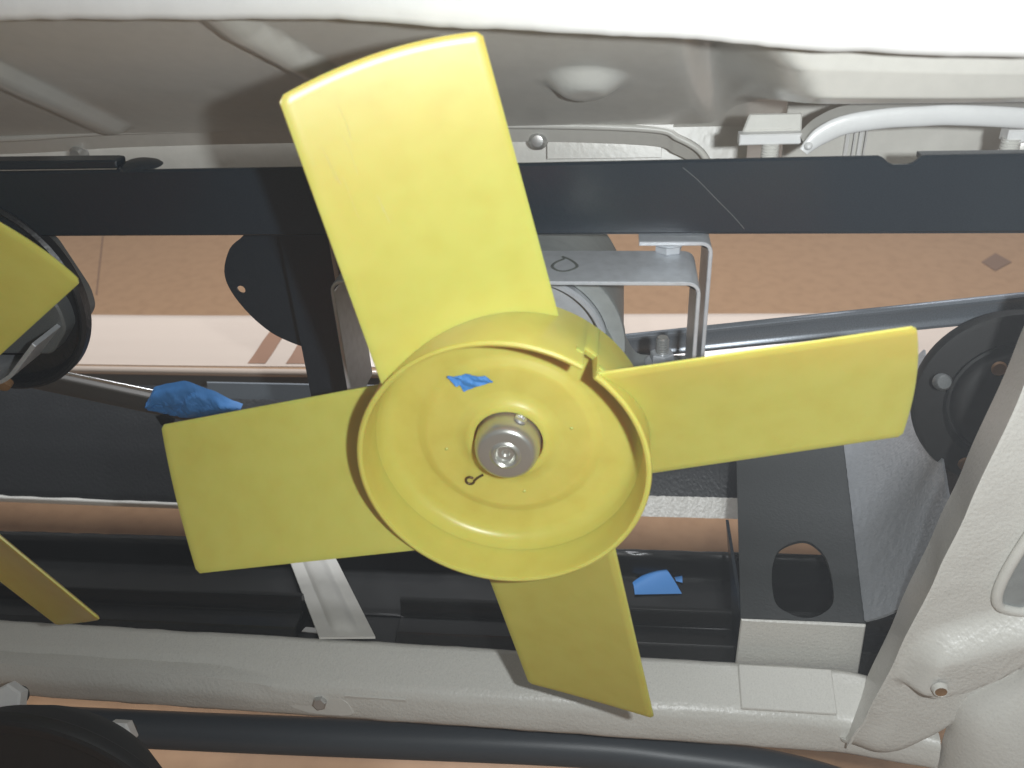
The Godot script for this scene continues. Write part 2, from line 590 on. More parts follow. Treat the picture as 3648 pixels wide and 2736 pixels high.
func car_body() -> void:
	wave.seed = 12
	wave.frequency = 0.05
	var body := thing("car_body", "cream painted front body shell of a car surrounding the yellow fans, bare of radiator", "car body")
	sheet(func(u: float, v: float) -> Vector3: return nose_point(lerpf(-0.5, 0.32, u), lerpf(-0.25, 1.0, v)), 210, 60, 0.0012)
	var nose := put("nose_panel", M.paint_under, body, 60.0, "inside of the sloping nose panel with pressed ribs and a round boss")
	# rolled lower edge of the nose panel and the turned flange below it
	var edge := PackedVector3Array()
	var edge_pts := [Vector3(-0.5, 0.069, -0.241), Vector3(-0.3486, 0.0705, -0.240), Vector3(-0.272, 0.0735, -0.240), Vector3(-0.1577, 0.0744, -0.240), Vector3(-0.022, 0.0733, -0.240), Vector3(0.0588, 0.0697, -0.240), Vector3(0.076, 0.0645, -0.239), Vector3(0.089, 0.057, -0.238), Vector3(0.097, 0.045, -0.238)]
	edge = smooth_path(PackedVector3Array(edge_pts), 8)
	tube(edge, 0.0021, 10)
	sub("rolled_edge", M.paint, nose, 60.0)
	sheet(func(u: float, v: float) -> Vector3:
		var p: Vector3 = edge[int(round(u * (edge.size() - 1)))]
		return p + Vector3(0, -0.0125 * v, -0.006 - 0.008 * v), edge.size() - 1, 4, 0.001)
	sub("turned_flange", M.paint_under, nose, 50.0)
	# thick rounded lip of the bonnet opening
	var rows := []
	for i in 221:
		var r := PackedVector3Array()
		for k in 16:
			r.append(lip_point(lerpf(-0.5, 0.4, i / 220.0), k))
		rows.append(r)
	skin(rows)
	put("bonnet_lip", M.paint_white, body, 70.0, "bright white rolled lip along the top of the nose")
	# white sheet behind the flange, with its two screws
	block(Vector3(-0.19, 0.04, -0.268), Vector3(0.62, 0.07, 0.0015), Basis(Vector3.RIGHT, -0.25), 0.0003)
	var low := put("lower_nose_panel", M.paint, body)
	for s in [[-0.3065, 0.0565, -0.253], [-0.0065, 0.061, -0.253]]:
		lathe(PackedVector2Array([Vector2(0, 0.006), Vector2(0.0035, 0.0055), Vector2(0.0052, 0.003), Vector2(0.0055, 0), Vector2(0.0062, -0.001), Vector2(0, -0.001)]), Transform3D(frame_of(Vector3(0, 0.1, 1)), Vector3(s[0], s[1], s[2])), 20)
		sub("screw", M.bolt, low)
	for s in [[-0.062, 0.045], [0.033, 0.07]]:
		block(Vector3(s[0], 0.0525, -0.263), Vector3(s[1], 0.012, 0.0012), Basis(Vector3.RIGHT, -0.25), 0.0003)
		sub("cover_strip", M.paint, low)
	# bright rim that closes the bulge from below
	var rim := smooth_path(PackedVector3Array([Vector3(0.1262, 0.0838, -0.1385), Vector3(0.1288, 0.0868, -0.139), Vector3(0.1335, 0.0907, -0.14), Vector3(0.143, 0.0952, -0.14), Vector3(0.1595, 0.0977, -0.14), Vector3(0.1755, 0.0984, -0.14), Vector3(0.1895, 0.0986, -0.14), Vector3(0.219, 0.0966, -0.14), Vector3(0.27, 0.09, -0.145), Vector3(0.33, 0.078, -0.15)]), 8)
	var rad := PackedFloat32Array()
	for i in rim.size():
		rad.append(lerpf(0.0012, 0.0021, smoothstep(0.0, 20.0, float(i))))
	tube(rim, 0.004, 20, 2.2, rad)
	var bulge_rim := put("bulge_rim", M.paint_white, body, 60.0)
	for s in [[0.1276, 0.0868]]:
		lathe(PackedVector2Array([Vector2(0, 0.0022), Vector2(0.0012, 0.0018), Vector2(0.0019, 0.0), Vector2(0, -0.001)]), Transform3D(frame_of(Vector3(0, 0, 1)), Vector3(s[0], s[1], -0.1368)), 12)
		sub("weld_bead", M.paint_white, bulge_rim, 80.0)
	sheet(func(u: float, v: float) -> Vector3:
		var p: Vector3 = rim[int(round(u * (rim.size() - 1)))]
		return p + Vector3(0, 0.003 + 0.0015 * v, -0.001 - 0.014 * v), rim.size() - 1, 3, 0.001)
	put("bulge_ledge", M.paint_under, body, 50.0)
	# block and stud above the rail
	block(Vector3(0.1139, 0.0864, -0.154), Vector3(0.0305, 0.0050, 0.008), Basis(Vector3(0, 0, 1), 0.008), 0.0006)
	var blk := put("mounting_block", M.paint_white, body, 30.0, "small white block with a threaded stud above the rail")
	extrude(rounded(PackedVector2Array([Vector2(-0.0135, -0.004), Vector2(0.0138, -0.004), Vector2(0.0138, 0.0042), Vector2(-0.0105, 0.0042)]), 0.001, 3), Transform3D(Basis(Vector3(1, 0, 0), Vector3(0, 0.9, -0.44).normalized(), Vector3(0, 0.44, 0.9).normalized()), Vector3(0.1139, 0.0928, -0.157)), 0.005, 0.0008)
	sub("block_cap", M.paint, blk)
	stud(Transform3D(frame_of(Vector3.DOWN), Vector3(0.1137, 0.084, -0.153)), 0.0042, 0.0135)
	sub("stud", M.paint, blk)
	block(Vector3(0.2235, 0.0868, -0.152), Vector3(0.014, 0.006, 0.01))
	var blk2 := put("mounting_block", M.paint_white, body)
	stud(Transform3D(frame_of(Vector3.DOWN), Vector3(0.2195, 0.0855, -0.15)), 0.0042, 0.0135)
	sub("stud", M.paint, blk2)
	# the panel deep inside the nose, seen under the bulge
	block(Vector3(0.32, 0.059, -0.232), Vector3(0.372, 0.064, 0.003), Basis(), 0.0005)
	var inner := put("inner_nose_panel", M.paint, body)
	for s in [[0.1690, 0.0052], [0.1755, 0.0042]]:
		extrude(rounded(PackedVector2Array([Vector2(-s[1] / 2, -0.02), Vector2(s[1] / 2, -0.02), Vector2(s[1] / 2, 0.035), Vector2(-s[1] / 2, 0.035)]), 0.001), Transform3D(Basis(), Vector3(s[0], 0.05, -0.2258)), 0.0055, 0.0014)
		sub("stiffener", M.paint_white, inner)
	tube(PackedVector3Array([Vector3(0.18, 0.030, -0.21), Vector3(0.30, 0.092, -0.19)]), 0.006, 14)
	put("inner_stay", M.paint, body)
	block(Vector3(0.116, 0.064, -0.272), Vector3(0.082, 0.002, 0.150), Basis(Vector3.RIGHT, -0.62), 0.0004)
	put("closing_panel", M.paint_under, body)
	valance(body)
	cross_member(body)
	support_arm(body)
	fender(body)

func valance(body: Node3D) -> void:
	var prof := PackedVector2Array([Vector2(-0.28, -0.2565), Vector2(-0.2845, -0.2505), Vector2(-0.31, -0.226), Vector2(-0.335, -0.2075), Vector2(-0.356, -0.194), Vector2(-0.366, -0.1885), Vector2(-0.368, -0.190)])
	sheet(func(u: float, v: float) -> Vector3:
		var x := lerpf(-0.95, 0.3, u)
		var k := v * (prof.size() - 1)
		var i := mini(int(k), prof.size() - 2)
		var q := prof[i].lerp(prof[i + 1], k - i)
		return Vector3(x, q.y + 0.0008 * wave.get_noise_2d(x * 800.0, v * 60.0) + 0.008 * smoothstep(-0.3, 0.2, x), q.x), 120, 24, 0.0014)
	var v := put("front_valance", M.black_rough, body, 60.0, "black painted slope of the lower front valance")
	along_x(rounded(PackedVector2Array([Vector2(-0.2792, -0.2565), Vector2(-0.2785, -0.2610), Vector2(-0.2825, -0.2615), Vector2(-0.2835, -0.2535)]), 0.0012), -0.95, 0.0, 0.0)
	sub("valance_edge", M.paint_rough, v, 50.0, "thin cream edge of the black valance")
	sheet(func(u: float, w: float) -> Vector3:
		var x := lerpf(0.0, 0.16, u)
		return Vector3(x, -0.2545 + 0.0135 * w + 0.0065 * smoothstep(-0.3, 0.2, x) + 0.0004 * wave.get_noise_2d(x * 4000.0, w * 300.0), -0.2785 - (0.0095 + 0.001 * wave.get_noise_2d(x * 5000.0, 5.0)) * w), 90, 6, 0.0014)
	sub("valance_edge", M.paint_rough, v, 60.0)

func xm_point(x: float, v: float) -> Vector3:
	# section of the front cross member, back edge to underside
	var l := 1.0 - smoothstep(-0.21, -0.115, x)
	var e := smoothstep(0.165, 0.235, x)
	var pts := [Vector2(-0.0935, -0.208), Vector2(-0.0918, -0.2042), Vector2(-0.0885, -0.2032), Vector2(lerpf(-0.069, -0.078, l), lerpf(-0.2105, -0.2062, l)), Vector2(lerpf(-0.0655, -0.0735, l), lerpf(-0.2125, -0.2105, l)), Vector2(lerpf(-0.0632, -0.0640, l), lerpf(-0.2160, -0.2098, l)), Vector2(lerpf(-0.0612, -0.0600, l), lerpf(-0.2240, -0.2180, l)), Vector2(-0.0605, -0.2310), Vector2(-0.0635, -0.2360), Vector2(-0.072, -0.238)]
	var k := v * (pts.size() - 1)
	var i := mini(int(k), pts.size() - 2)
	var q: Vector2 = pts[i].lerp(pts[i + 1], k - i)
	var p := Vector3(x, q.y, q.x)
	p += Vector3(0, -0.2, 0.4) * 0.0016 * wave.get_noise_2d(x * 500.0, v * 50.0)
	p.y += e * 0.014 * v
	p.z += e * 0.016
	return p

func cross_member(body: Node3D) -> void:
	sheet(func(u: float, v: float) -> Vector3: return xm_point(lerpf(-0.7, 0.218, u), v), 220, 27, 0.0015)
	var x := put("cross_member", M.paint_rough, body, 50.0, "cream front cross member running below the fans")
	var up := Vector3(0, 0.93, 0.36).normalized()
	var face := Basis(Vector3.RIGHT, up.cross(Vector3.RIGHT) * -1.0, up)
	face = Basis(Vector3.RIGHT, up.cross(Vector3.RIGHT), up)
	extrude(rounded(PackedVector2Array([Vector2(-0.0045, -0.0025), Vector2(0.0045, -0.0025), Vector2(0.0045, 0.0025), Vector2(-0.0045, 0.0025)]), 0.0025, 5), Transform3D(face, Vector3(0.0735, -0.2067, -0.0775)), 0.003, 0.0002)
	sub("drain_slot", M.dark, x)
	# dished seat with a bolt on the lower face
	extrude(smooth_poly(PackedVector2Array([Vector2(-0.021, 0.001), Vector2(-0.017, 0.0062), Vector2(0.0, 0.0055), Vector2(0.0175, 0.0055), Vector2(0.023, -0.005), Vector2(0.012, -0.0072), Vector2(-0.008, -0.006)])), Transform3D(frame_of(Vector3(0, 0.25, 1)), Vector3(-0.132, -0.2232, -0.0598)), 0.003, 0.0008)
	sub("bolt_seat", M.paint, x)
	extrude(hexagon(0.0043), Transform3D(frame_of(Vector3(0.1, 0.35, 1)), Vector3(-0.1285, -0.2195, -0.0570)), 0.005, 0.0008)
	sub("bolt_head", M.bolt, x)
	extrude(smooth_poly(PackedVector2Array([Vector2(-0.003, 0.0005), Vector2(0.0, 0.0018), Vector2(0.003, 0.0), Vector2(0.001, -0.002)])), Transform3D(frame_of(Vector3(0, 0.4, 1)), Vector3(-0.0385, -0.2155, -0.0624)), 0.002, 0.0)
	sub("paint_chip", M.dark, x)
	block(Vector3(-0.095, -0.2163, -0.0624), Vector3(0.038, 0.003, 0.0022), Basis(), 0.0005)
	sub("seam_strip", M.paint, x)
	# reinforcing plate on the right end
	extrude(rounded(PackedVector2Array([Vector2(-0.026, -0.0125), Vector2(0.026, -0.0125), Vector2(0.026, 0.0125), Vector2(-0.026, 0.0125)]), 0.001), Transform3D(Basis(Vector3.RIGHT, Vector3(0, 0.0095, -0.0225).normalized(), Vector3(0, 0.0225, 0.0095).normalized()), Vector3(0.1425, -0.2036, -0.0768)), 0.005, 0.0006)
	sub("end_plate", M.paint_rough, x)

	# diagonal brace from the cross member forward
	sheet(func(u: float, v: float) -> Vector3:
		var c := Vector3(-0.1182, -0.2005, -0.0915).lerp(Vector3(-0.235, -0.256, -0.284), u)
		var side := Vector3(0.0174, 0, -0.0015)
		var h := 0.0035 * (1.0 - smoothstep(0.10, 0.26, absf(v - 0.52))) * smoothstep(0.02, 0.07, u)
		return c + side * (v * 2.0 - 1.0) + Vector3(0, h, h * 0.4), 40, 30, 0.0015)
	put("diagonal_brace", M.paint, body, 50.0, "pale ribbed strap slanting forward under the left blade")

func support_arm(body: Node3D) -> void:
	var flat := Transform3D(Basis(Vector3(1, 0, 0), Vector3(0, 0, -1), Vector3(0, 1, 0)), Vector3(0, -0.174, 0))
	var outer := PackedVector2Array([Vector2(0.117, 0.1001), Vector2(0.1862, 0.1015), Vector2(0.2195, 0.33), Vector2(0.1385, 0.33)])
	var hole := smooth_poly(PackedVector2Array([Vector2(0.1637, 0.1695), Vector2(0.148, 0.1605), Vector2(0.1405, 0.1417), Vector2(0.1382, 0.115), Vector2(0.1452, 0.1055), Vector2(0.154, 0.1028), Vector2(0.164, 0.107), Vector2(0.1722, 0.1185), Vector2(0.1752, 0.146), Vector2(0.1725, 0.1615)]))
	holed(outer, hole, Vector2(0.156, 0.135), flat, 0.002)
	var arm := put("support_arm", M.arm, body, 38.0, "flat black arm pierced by an oval hole")
	extrude(PackedVector2Array([Vector2(0.1172, -0.1745), Vector2(0.186, -0.1745), Vector2(0.188, -0.2165), Vector2(0.1172, -0.219)]), Transform3D(Basis(), Vector3(0, 0, -0.0992)), 0.0025, 0.0007)
	sub("arm_front", M.paint_rough, arm, 38.0, "cream painted front of the arm")
	extrude(PackedVector2Array([Vector2(0.1012, -0.1762), Vector2(0.19, -0.1762), Vector2(0.15, -0.190), Vector2(0.1012, -0.219)]), Transform3D(Basis(Vector3(0, 0, -1), Vector3(0, 1, 0), Vector3(1, 0, 0)), Vector3(0.1195, 0, 0)), 0.002, 0.0)
	sub("arm_side", M.black, arm)
	sheet(func(u: float, v: float) -> Vector3:
		var a := Vector3(0.1866, -0.1735, -0.1015).lerp(Vector3(0.2190, -0.1735, -0.325), u)
		var b := Vector3(0.213, -0.100, -0.075).lerp(Vector3(0.262, -0.105, -0.300), u)
		var p := a.lerp(b, v)
		p.y -= 0.010 * sin(v * PI)
		p += Vector3(-0.6, 0.6, 0.2) * 0.0006 * wave.get_noise_2d(u * 1500.0, v * 500.0)
		return p, 70, 30, 0.0015)
	put("side_wall", M.undercoat, body, 60.0, "rough dark coated wall beside the arm")

func fender_edge(y: float) -> float:
	return lerp_line([[-0.24, 0.1665], [-0.2081, 0.1731], [-0.1914, 0.1776], [-0.1417, 0.185], [-0.0876, 0.1928], [-0.0509, 0.1978], [0.0117, 0.2052], [0.08, 0.2135]], y)

func fender_point(u: float, v: float) -> Vector3:
	var xb := 0.168 + 0.252 * u * u
	var y := lerpf(-0.238 + 0.045 * smoothstep(0.186, 0.232, xb), 0.08, v)
	var x := lerpf(fender_edge(y), 0.42, u * u)
	# the shelf pressed into the lower half
	var top := -0.1285 + (x - 0.183) * 0.54
	var bot := -0.1435 - 0.016 * (1.0 - pow(clampf(absf(x - 0.2) / 0.034, 0.0, 1.0), 2.0)) + 0.012 * smoothstep(0.205, 0.26, x)
	var on_ := smoothstep(0.001, 0.016, x - fender_edge(y))
	var h := 0.011 * (1.0 - smoothstep(top - 0.020, top, y)) * smoothstep(bot - 0.0032, bot + 0.0005, y) * on_
	h += 0.004 * (1.0 - smoothstep(-0.215, -0.150, y)) * on_
	h -= 0.03 * pow(1.0 - smoothstep(0.0, 0.11, v), 2.0)
	return Vector3(x, y, -0.05 + h + 0.0005 * wave.get_noise_2d(x * 700.0, y * 700.0))

func fender(body: Node3D) -> void:
	sheet(func(u: float, v: float) -> Vector3: return fender_point(u, v), 70, 130, 0.0012)
	var f := put("fender_panel", M.paint_rough, body, 60.0, "large cream inner panel with a slanted edge at the right")
	sheet(func(u: float, v: float) -> Vector3:
		var y := lerpf(-0.216, 0.08, u)
		var x := fender_edge(y)
		return Vector3(x + 0.009 * v - 0.0006, y - 0.012 * v * smoothstep(-0.1, -0.2, y), -0.0502 - 0.033 * v), 60, 8, 0.0012)
	sub("edge_flange", M.paint_rough, f, 50.0, "folded flange along the slanted edge")
	# raised eye with a rusty hole
	lathe(PackedVector2Array([Vector2(0.0026, -0.001), Vector2(0.0026, 0.0010), Vector2(0.0029, 0.0013), Vector2(0.0034, 0.0011), Vector2(0.0040, -0.0012)]), Transform3D(frame_of(Vector3(-0.05, 0.05, 1)), Vector3(0.2020, -0.1500, -0.0362)), 28)
	sub("hole_rim", M.paint, f)
	lathe(PackedVector2Array([Vector2(0.0029, 0.0012), Vector2(0.002, 0.0009), Vector2(0.0, 0.0008)]), Transform3D(frame_of(Vector3(-0.05, 0.05, 1)), Vector3(0.2020, -0.1500, -0.0362)), 24)
	sub("rusty_hole", M.rust, f)
	# long slot with a raised rim, cut by the frame
	var slot := PackedVector3Array()
	var inner := PackedVector2Array()
	for i in 49:
		var a := TAU * i / 48.0
		var c := cos(a)
		var s := sin(a)
		var q := Vector2(signf(c) * pow(absf(c), 0.6) * 0.013, signf(s) * pow(absf(s), 0.7) * 0.045).rotated(-0.22)
		slot.append(Vector3(0.2375 + q.x, -0.0625 + q.y, -0.0478))
		if i < 48:
			inner.append(Vector2(0.2375 + q.x * 0.93, -0.0625 + q.y * 0.97))
	tube(slot, 0.0024, 12)
	sub("slot_rim", M.paint, f, 70.0)
	extrude(inner, Transform3D(Basis(), Vector3(0, 0, -0.0484)), 0.0012, 0.0)
	sub("slot_recess", M.zinc_dull, f)
	# rounded lower post and the run of weld that joins it
	var rows := []
	for i in 25:
		var w := i / 24.0
		var y := lerpf(-0.142, -0.36, w)
		var r := PackedVector3Array()
		var rx := lerpf(0.010, 0.036, smoothstep(0.0, 0.16, w)) + 0.006 * w
		for k in 33:
			var a := PI * k / 32.0
			r.append(Vector3(0.2585 + lerpf(-0.004, 0.004, w) - cos(a) * rx, y, -0.052 + sin(a) * (0.016 + 0.014 * smoothstep(0.0, 0.3, w)) + 0.0008 * wave.get_noise_2d(k * 30.0, w * 400.0)))
		rows.append(r)
	skin(rows)
	put("lower_post", M.paint_rough, body, 60.0, "rounded cream post in the lower right corner")

# ---------------------------------------------------------------- bolted parts
func fan_rail() -> void:
	var r := thing("fan_rail", "long black steel rail carrying the fans, with a notch in its top edge", "rail")
	var web := PackedVector2Array([Vector2(-0.62, 0.0575), Vector2(0.45, 0.0597), Vector2(0.45, 0.0935)])
	for q in [Vector2(0.1672, 0.0923), Vector2(0.1653, 0.0918), Vector2(0.1628, 0.0893), Vector2(0.1605, 0.0885), Vector2(0.1550, 0.0884), Vector2(0.1528, 0.0894), Vector2(0.1502, 0.0915), Vector2(0.1485, 0.0922)]:
		web.append(q)
	web.append(Vector2(-0.02, 0.0908))
	web.append(Vector2(-0.62, 0.0885))
	extrude(web, Transform3D(Basis(), Vector3(0, 0, -0.1)), 0.003, 0.0009)
	put("web", M.black, r, 30.0)
	for s in [[-0.62, 0.149, 0.0], [0.1668, 0.45, 0.0]]:
		var y0: float = 0.0908 + (s[0] + 0.02) * 0.0045
		along_x(rounded(PackedVector2Array([Vector2(-0.1025, y0 - 0.0030), Vector2(-0.1025, y0 - 0.0006), Vector2(-0.112, y0 - 0.0006), Vector2(-0.112, y0 - 0.003)]), 0.0006, 2), s[0], s[1], 0.0)
		put("top_flange", M.black, r, 30.0)
	along_x(PackedVector2Array([Vector2(-0.1025, 0.0605), Vector2(-0.134, 0.0605), Vector2(-0.134, 0.0580), Vector2(-0.1025, 0.0580)]), -0.62, 0.45, 0.0)
	put("bottom_flange", M.black, r, 30.0)
	# a fine scratch
	tube(smooth_path(PackedVector3Array([Vector3(0.0695, 0.0886, -0.0999), Vector3(0.0760, 0.0832, -0.0999), Vector3(0.0840, 0.0752, -0.0999), Vector3(0.0925, 0.0667, -0.0999), Vector3(0.0974, 0.0612, -0.0999)]), 6), 0.00016, 5)
	put("scratch", M.grey_box, r)
	# black clip lying on the rail at the left
	var c := thing("rail_clip", "flat black clip with a rounded end lying on the rail at the left", "clip", Vector3(-0.24, 0.09, -0.108))
	extrude(rounded(PackedVector2Array([Vector2(-0.42, 0.0900), Vector2(-0.188, 0.0903), Vector2(-0.1875, 0.0938), Vector2(-0.19, 0.0942), Vector2(-0.42, 0.0950)]), 0.001, 3), Transform3D(Basis(), Vector3(0, 0, -0.103)), 0.009, 0.0006)
	put("strap", M.black, c)
	lathe(PackedVector2Array([Vector2(0, 0.0030), Vector2(0.005, 0.0028), Vector2(0.009, 0.0014), Vector2(0.0105, 0), Vector2(0, 0)]), Transform3D(frame_of(Vector3.UP), Vector3(-0.180, 0.0896, -0.109)), 24)
	put("button", M.black, c)

func tray() -> void:
	var t := thing("radiator_tray", "glossy black radiator tray with stepped ledges behind the cross member", "tray")
	var tilt := func(x: float) -> float: return 0.0 * x
	var slope := Transform3D(Basis(Vector3(0, 0, 1), 0.018), Vector3(0, 0.0, 0))
	# tray: rim, wall, floor, riser
	var prof := PackedVector2Array([Vector2(-0.2035, -0.226), Vector2(-0.2025, -0.2196), Vector2(-0.1995, -0.2192), Vector2(-0.1975, -0.223), Vector2(-0.1945, -0.2385), Vector2(-0.150, -0.240), Vector2(-0.142, -0.238), Vector2(-0.134, -0.226), Vector2(-0.1325, -0.220)])
	sheet(func(u: float, v: float) -> Vector3:
		var k := v * (prof.size() - 1)
		var i := mini(int(k), prof.size() - 2)
		var q := prof[i].lerp(prof[i + 1], k - i)
		var x := lerpf(-0.65, 0.24, u)
		return slope * Vector3(x, q.y + 0.0006 * wave.get_noise_2d(x * 1500.0, v * 200.0), q.x), 120, 32, 0.0015)
	put("pan", M.black_gloss, t, 45.0)
	for s in [[-0.65, -0.165], [-0.098, 0.24]]:
		var a: float = s[0]
		var b: float = s[1]
		var step := PackedVector2Array([Vector2(-0.1335, -0.222), Vector2(-0.1335, -0.2035), Vector2(-0.1325, -0.2022), Vector2(-0.1300, -0.2020), Vector2(-0.1290, -0.2032), Vector2(-0.1262, -0.2128), Vector2(-0.1250, -0.2132), Vector2(-0.1128, -0.2132), Vector2(-0.1110, -0.2145), Vector2(-0.088, -0.2250), Vector2(-0.092, -0.2290)])
		var pts := PackedVector2Array()
		for q in step:
			pts.append(Vector2(q.x, q.y))
		extrude(pts, slope * Transform3D(Basis(Vector3(0, 0, 1), Vector3(0, 1, 0), Vector3(-1, 0, 0)), Vector3(a, 0, 0)), b - a, 0.0006)
		put("ledge", M.black_gloss, t, 26.0)
	block(Vector3(-0.13, -0.2245, -0.114), Vector3(0.085, 0.002, 0.052), Basis(Vector3(0, 0, 1), 0.018), 0.0004)
	put("gap_plate", M.black_gloss, t, 30.0)
	# bare foil scrap in the gap
	extrude(PackedVector2Array([Vector2(-0.1505, 0.0985), Vector2(-0.136, 0.0975), Vector2(-0.136, 0.1015), Vector2(-0.149, 0.1022)]), Transform3D(Basis(Vector3(1, 0, 0), Vector3(0, 0, -1), Vector3(0, 1, 0)), Vector3(0, -0.2035, 0)), 0.001, 0.0002)
	put("bright_tab", M.bolt, t)
	# small bright metallic beads scattered on the tray
	var rng := RandomNumberGenerator.new()
	rng.seed = 5
	for i in 16:
		var x := rng.randf_range(0.075, 0.16)
		lathe(PackedVector2Array([Vector2(0, 0.0008), Vector2(0.0006, 0.0005), Vector2(0.0009, 0)]), Transform3D(frame_of(Vector3.UP), Vector3(x, -0.2388 + 0.018 * x, rng.randf_range(-0.192, -0.16))), 8)
	var d := put("bright_beads", M.bolt, t, 80.0)
	d.set_meta("kind", "stuff")

func bumper() -> void:
	var b := thing("bumper", "polished bumper beyond the fans, low in front of the brown floor", "bumper")
	var face := PackedVector2Array([Vector2(-0.53, -0.205), Vector2(-0.505, -0.187), Vector2(-0.492, -0.1815), Vector2(-0.484, -0.1800), Vector2(-0.476, -0.1802), Vector2(-0.468, -0.1818), Vector2(-0.45, -0.1870), Vector2(-0.432, -0.1945), Vector2(-0.421, -0.2000)])
	sheet(func(u: float, v: float) -> Vector3:
		var k := v * (face.size() - 1)
		var i := mini(int(k), face.size() - 2)
		var q := face[i].lerp(face[i + 1], k - i)
		var x := lerpf(-1.1, 0.75, u)
		return Vector3(x, q.y + 0.010 * smoothstep(-0.5, 0.4, x), q.x), 60, 32, 0.0016)
	put("face_bar", M.reflected_beige, b, 60.0)
	for q in [[-0.292, -0.022, 0.018], [-0.255, -0.020, 0.07]]:  # two thin strips paint in the reflections crossing the bumper
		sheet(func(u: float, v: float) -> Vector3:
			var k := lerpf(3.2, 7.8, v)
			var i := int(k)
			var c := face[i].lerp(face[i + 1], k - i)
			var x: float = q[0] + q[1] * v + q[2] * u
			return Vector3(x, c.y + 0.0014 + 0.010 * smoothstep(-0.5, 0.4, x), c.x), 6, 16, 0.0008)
		put("painted_reflection", M.reflected_brown, b, 60.0)
	tube(PackedVector3Array([Vector3(-1.1, -0.2035, -0.4145), Vector3(-0.3, -0.2012, -0.4145), Vector3(0.75, -0.1925, -0.4145)]), 0.0040, 18)
	put("lower_bead", M.chrome, b, 60.0)
	block(Vector3(-0.175, -0.213, -0.419), Vector3(1.85, 0.016, 0.003), Basis(Vector3(0, 0, 1), 0.007))
	put("lower_return", M.grey_box, b)
	block(Vector3(-0.205, -0.193, -0.357), Vector3(0.24, 0.0265, 0.002), Basis(Vector3(1, 0, 0), -0.35))
	put("lit_valance_strip", M.grey_blue, b)  # added strip, its grey-blue paints in the light on the upper valance

func trim() -> void:
	var t := thing("trim_strip", "dark bluish metal strip with beaded edges slanting behind the right blade", "metal strip", Vector3(0.16, -0.035, -0.2))
	var a := Vector3(0.02, -0.0548, -0.2)
	var b := Vector3(0.36, -0.0095, -0.2)
	var d := (b - a).normalized()
	var up := Vector3(0, 1, 0.25).normalized()
	up = (up - d * up.dot(d)).normalized()
	var out := d.cross(up)
	var prof := PackedVector2Array([Vector2(0.0, -0.0092), Vector2(0.0022, -0.0092), Vector2(0.0034, -0.0078), Vector2(0.0034, -0.0061), Vector2(0.0018, -0.0047), Vector2(0.0008, -0.0029), Vector2(0.0008, 0.0041), Vector2(0.0018, 0.0061), Vector2(0.0032, 0.0068), Vector2(0.0032, 0.0087), Vector2(0.0020, 0.0097), Vector2(0.0, 0.0097)])
	extrude(prof, Transform3D(Basis(out, up, -d), a), (b - a).length(), 0.0)
	put("strip", M.steel_blue, t, 40.0)

func horn() -> void:
	var h := thing("horn", "round black horn with a silver stud behind the right fender edge", "horn", Vector3(0.262, -0.066, -0.17))
	var f := Transform3D(frame_of(Vector3(-0.12, 0.18, 1)), Vector3(0.263, -0.066, -0.166))
	lathe(PackedVector2Array([Vector2(0, -0.02), Vector2(0.04, -0.02), Vector2(0.051, -0.012), Vector2(0.0525, -0.004), Vector2(0.0515, 0.0), Vector2(0.049, 0.001), Vector2(0.037, 0.003), Vector2(0.0352, 0.001), Vector2(0.034, -0.0015), Vector2(0.0325, -0.001), Vector2(0.031, 0.003), Vector2(0.027, 0.006), Vector2(0.0, 0.009)]), f, 64)
	put("horn_body", M.rubber, h, 35.0)
	lathe(PackedVector2Array([Vector2(0, 0.006), Vector2(0.0034, 0.0058), Vector2(0.0044, 0.0045), Vector2(0.0047, 0.0)]), Transform3D(frame_of(Vector3(-0.1, 0.5, 1)), Vector3(0.2185, -0.048, -0.158)), 20)
	put("stud", M.grey_box, h)
	for s in [[0.2445, -0.0375], [0.241, -0.100]]:
		lathe(PackedVector2Array([Vector2(0, 0.0012), Vector2(0.003, 0.001), Vector2(0.004, 0.0)]), Transform3D(frame_of(Vector3(-0.1, 0.2, 1)), Vector3(s[0], s[1], -0.155)), 16)
		put("rivet", M.rust, h)
	# dark closing panel behind the horn
	extrude(PackedVector2Array([Vector2(0.243, -0.052), Vector2(0.275, -0.034), Vector2(0.40, -0.02), Vector2(0.40, -0.2), Vector2(0.243, -0.2)]), Transform3D(Basis(), Vector3(0, 0, -0.22)), 0.003, 0.0005)
	put("back_plate", M.black_rough, h)

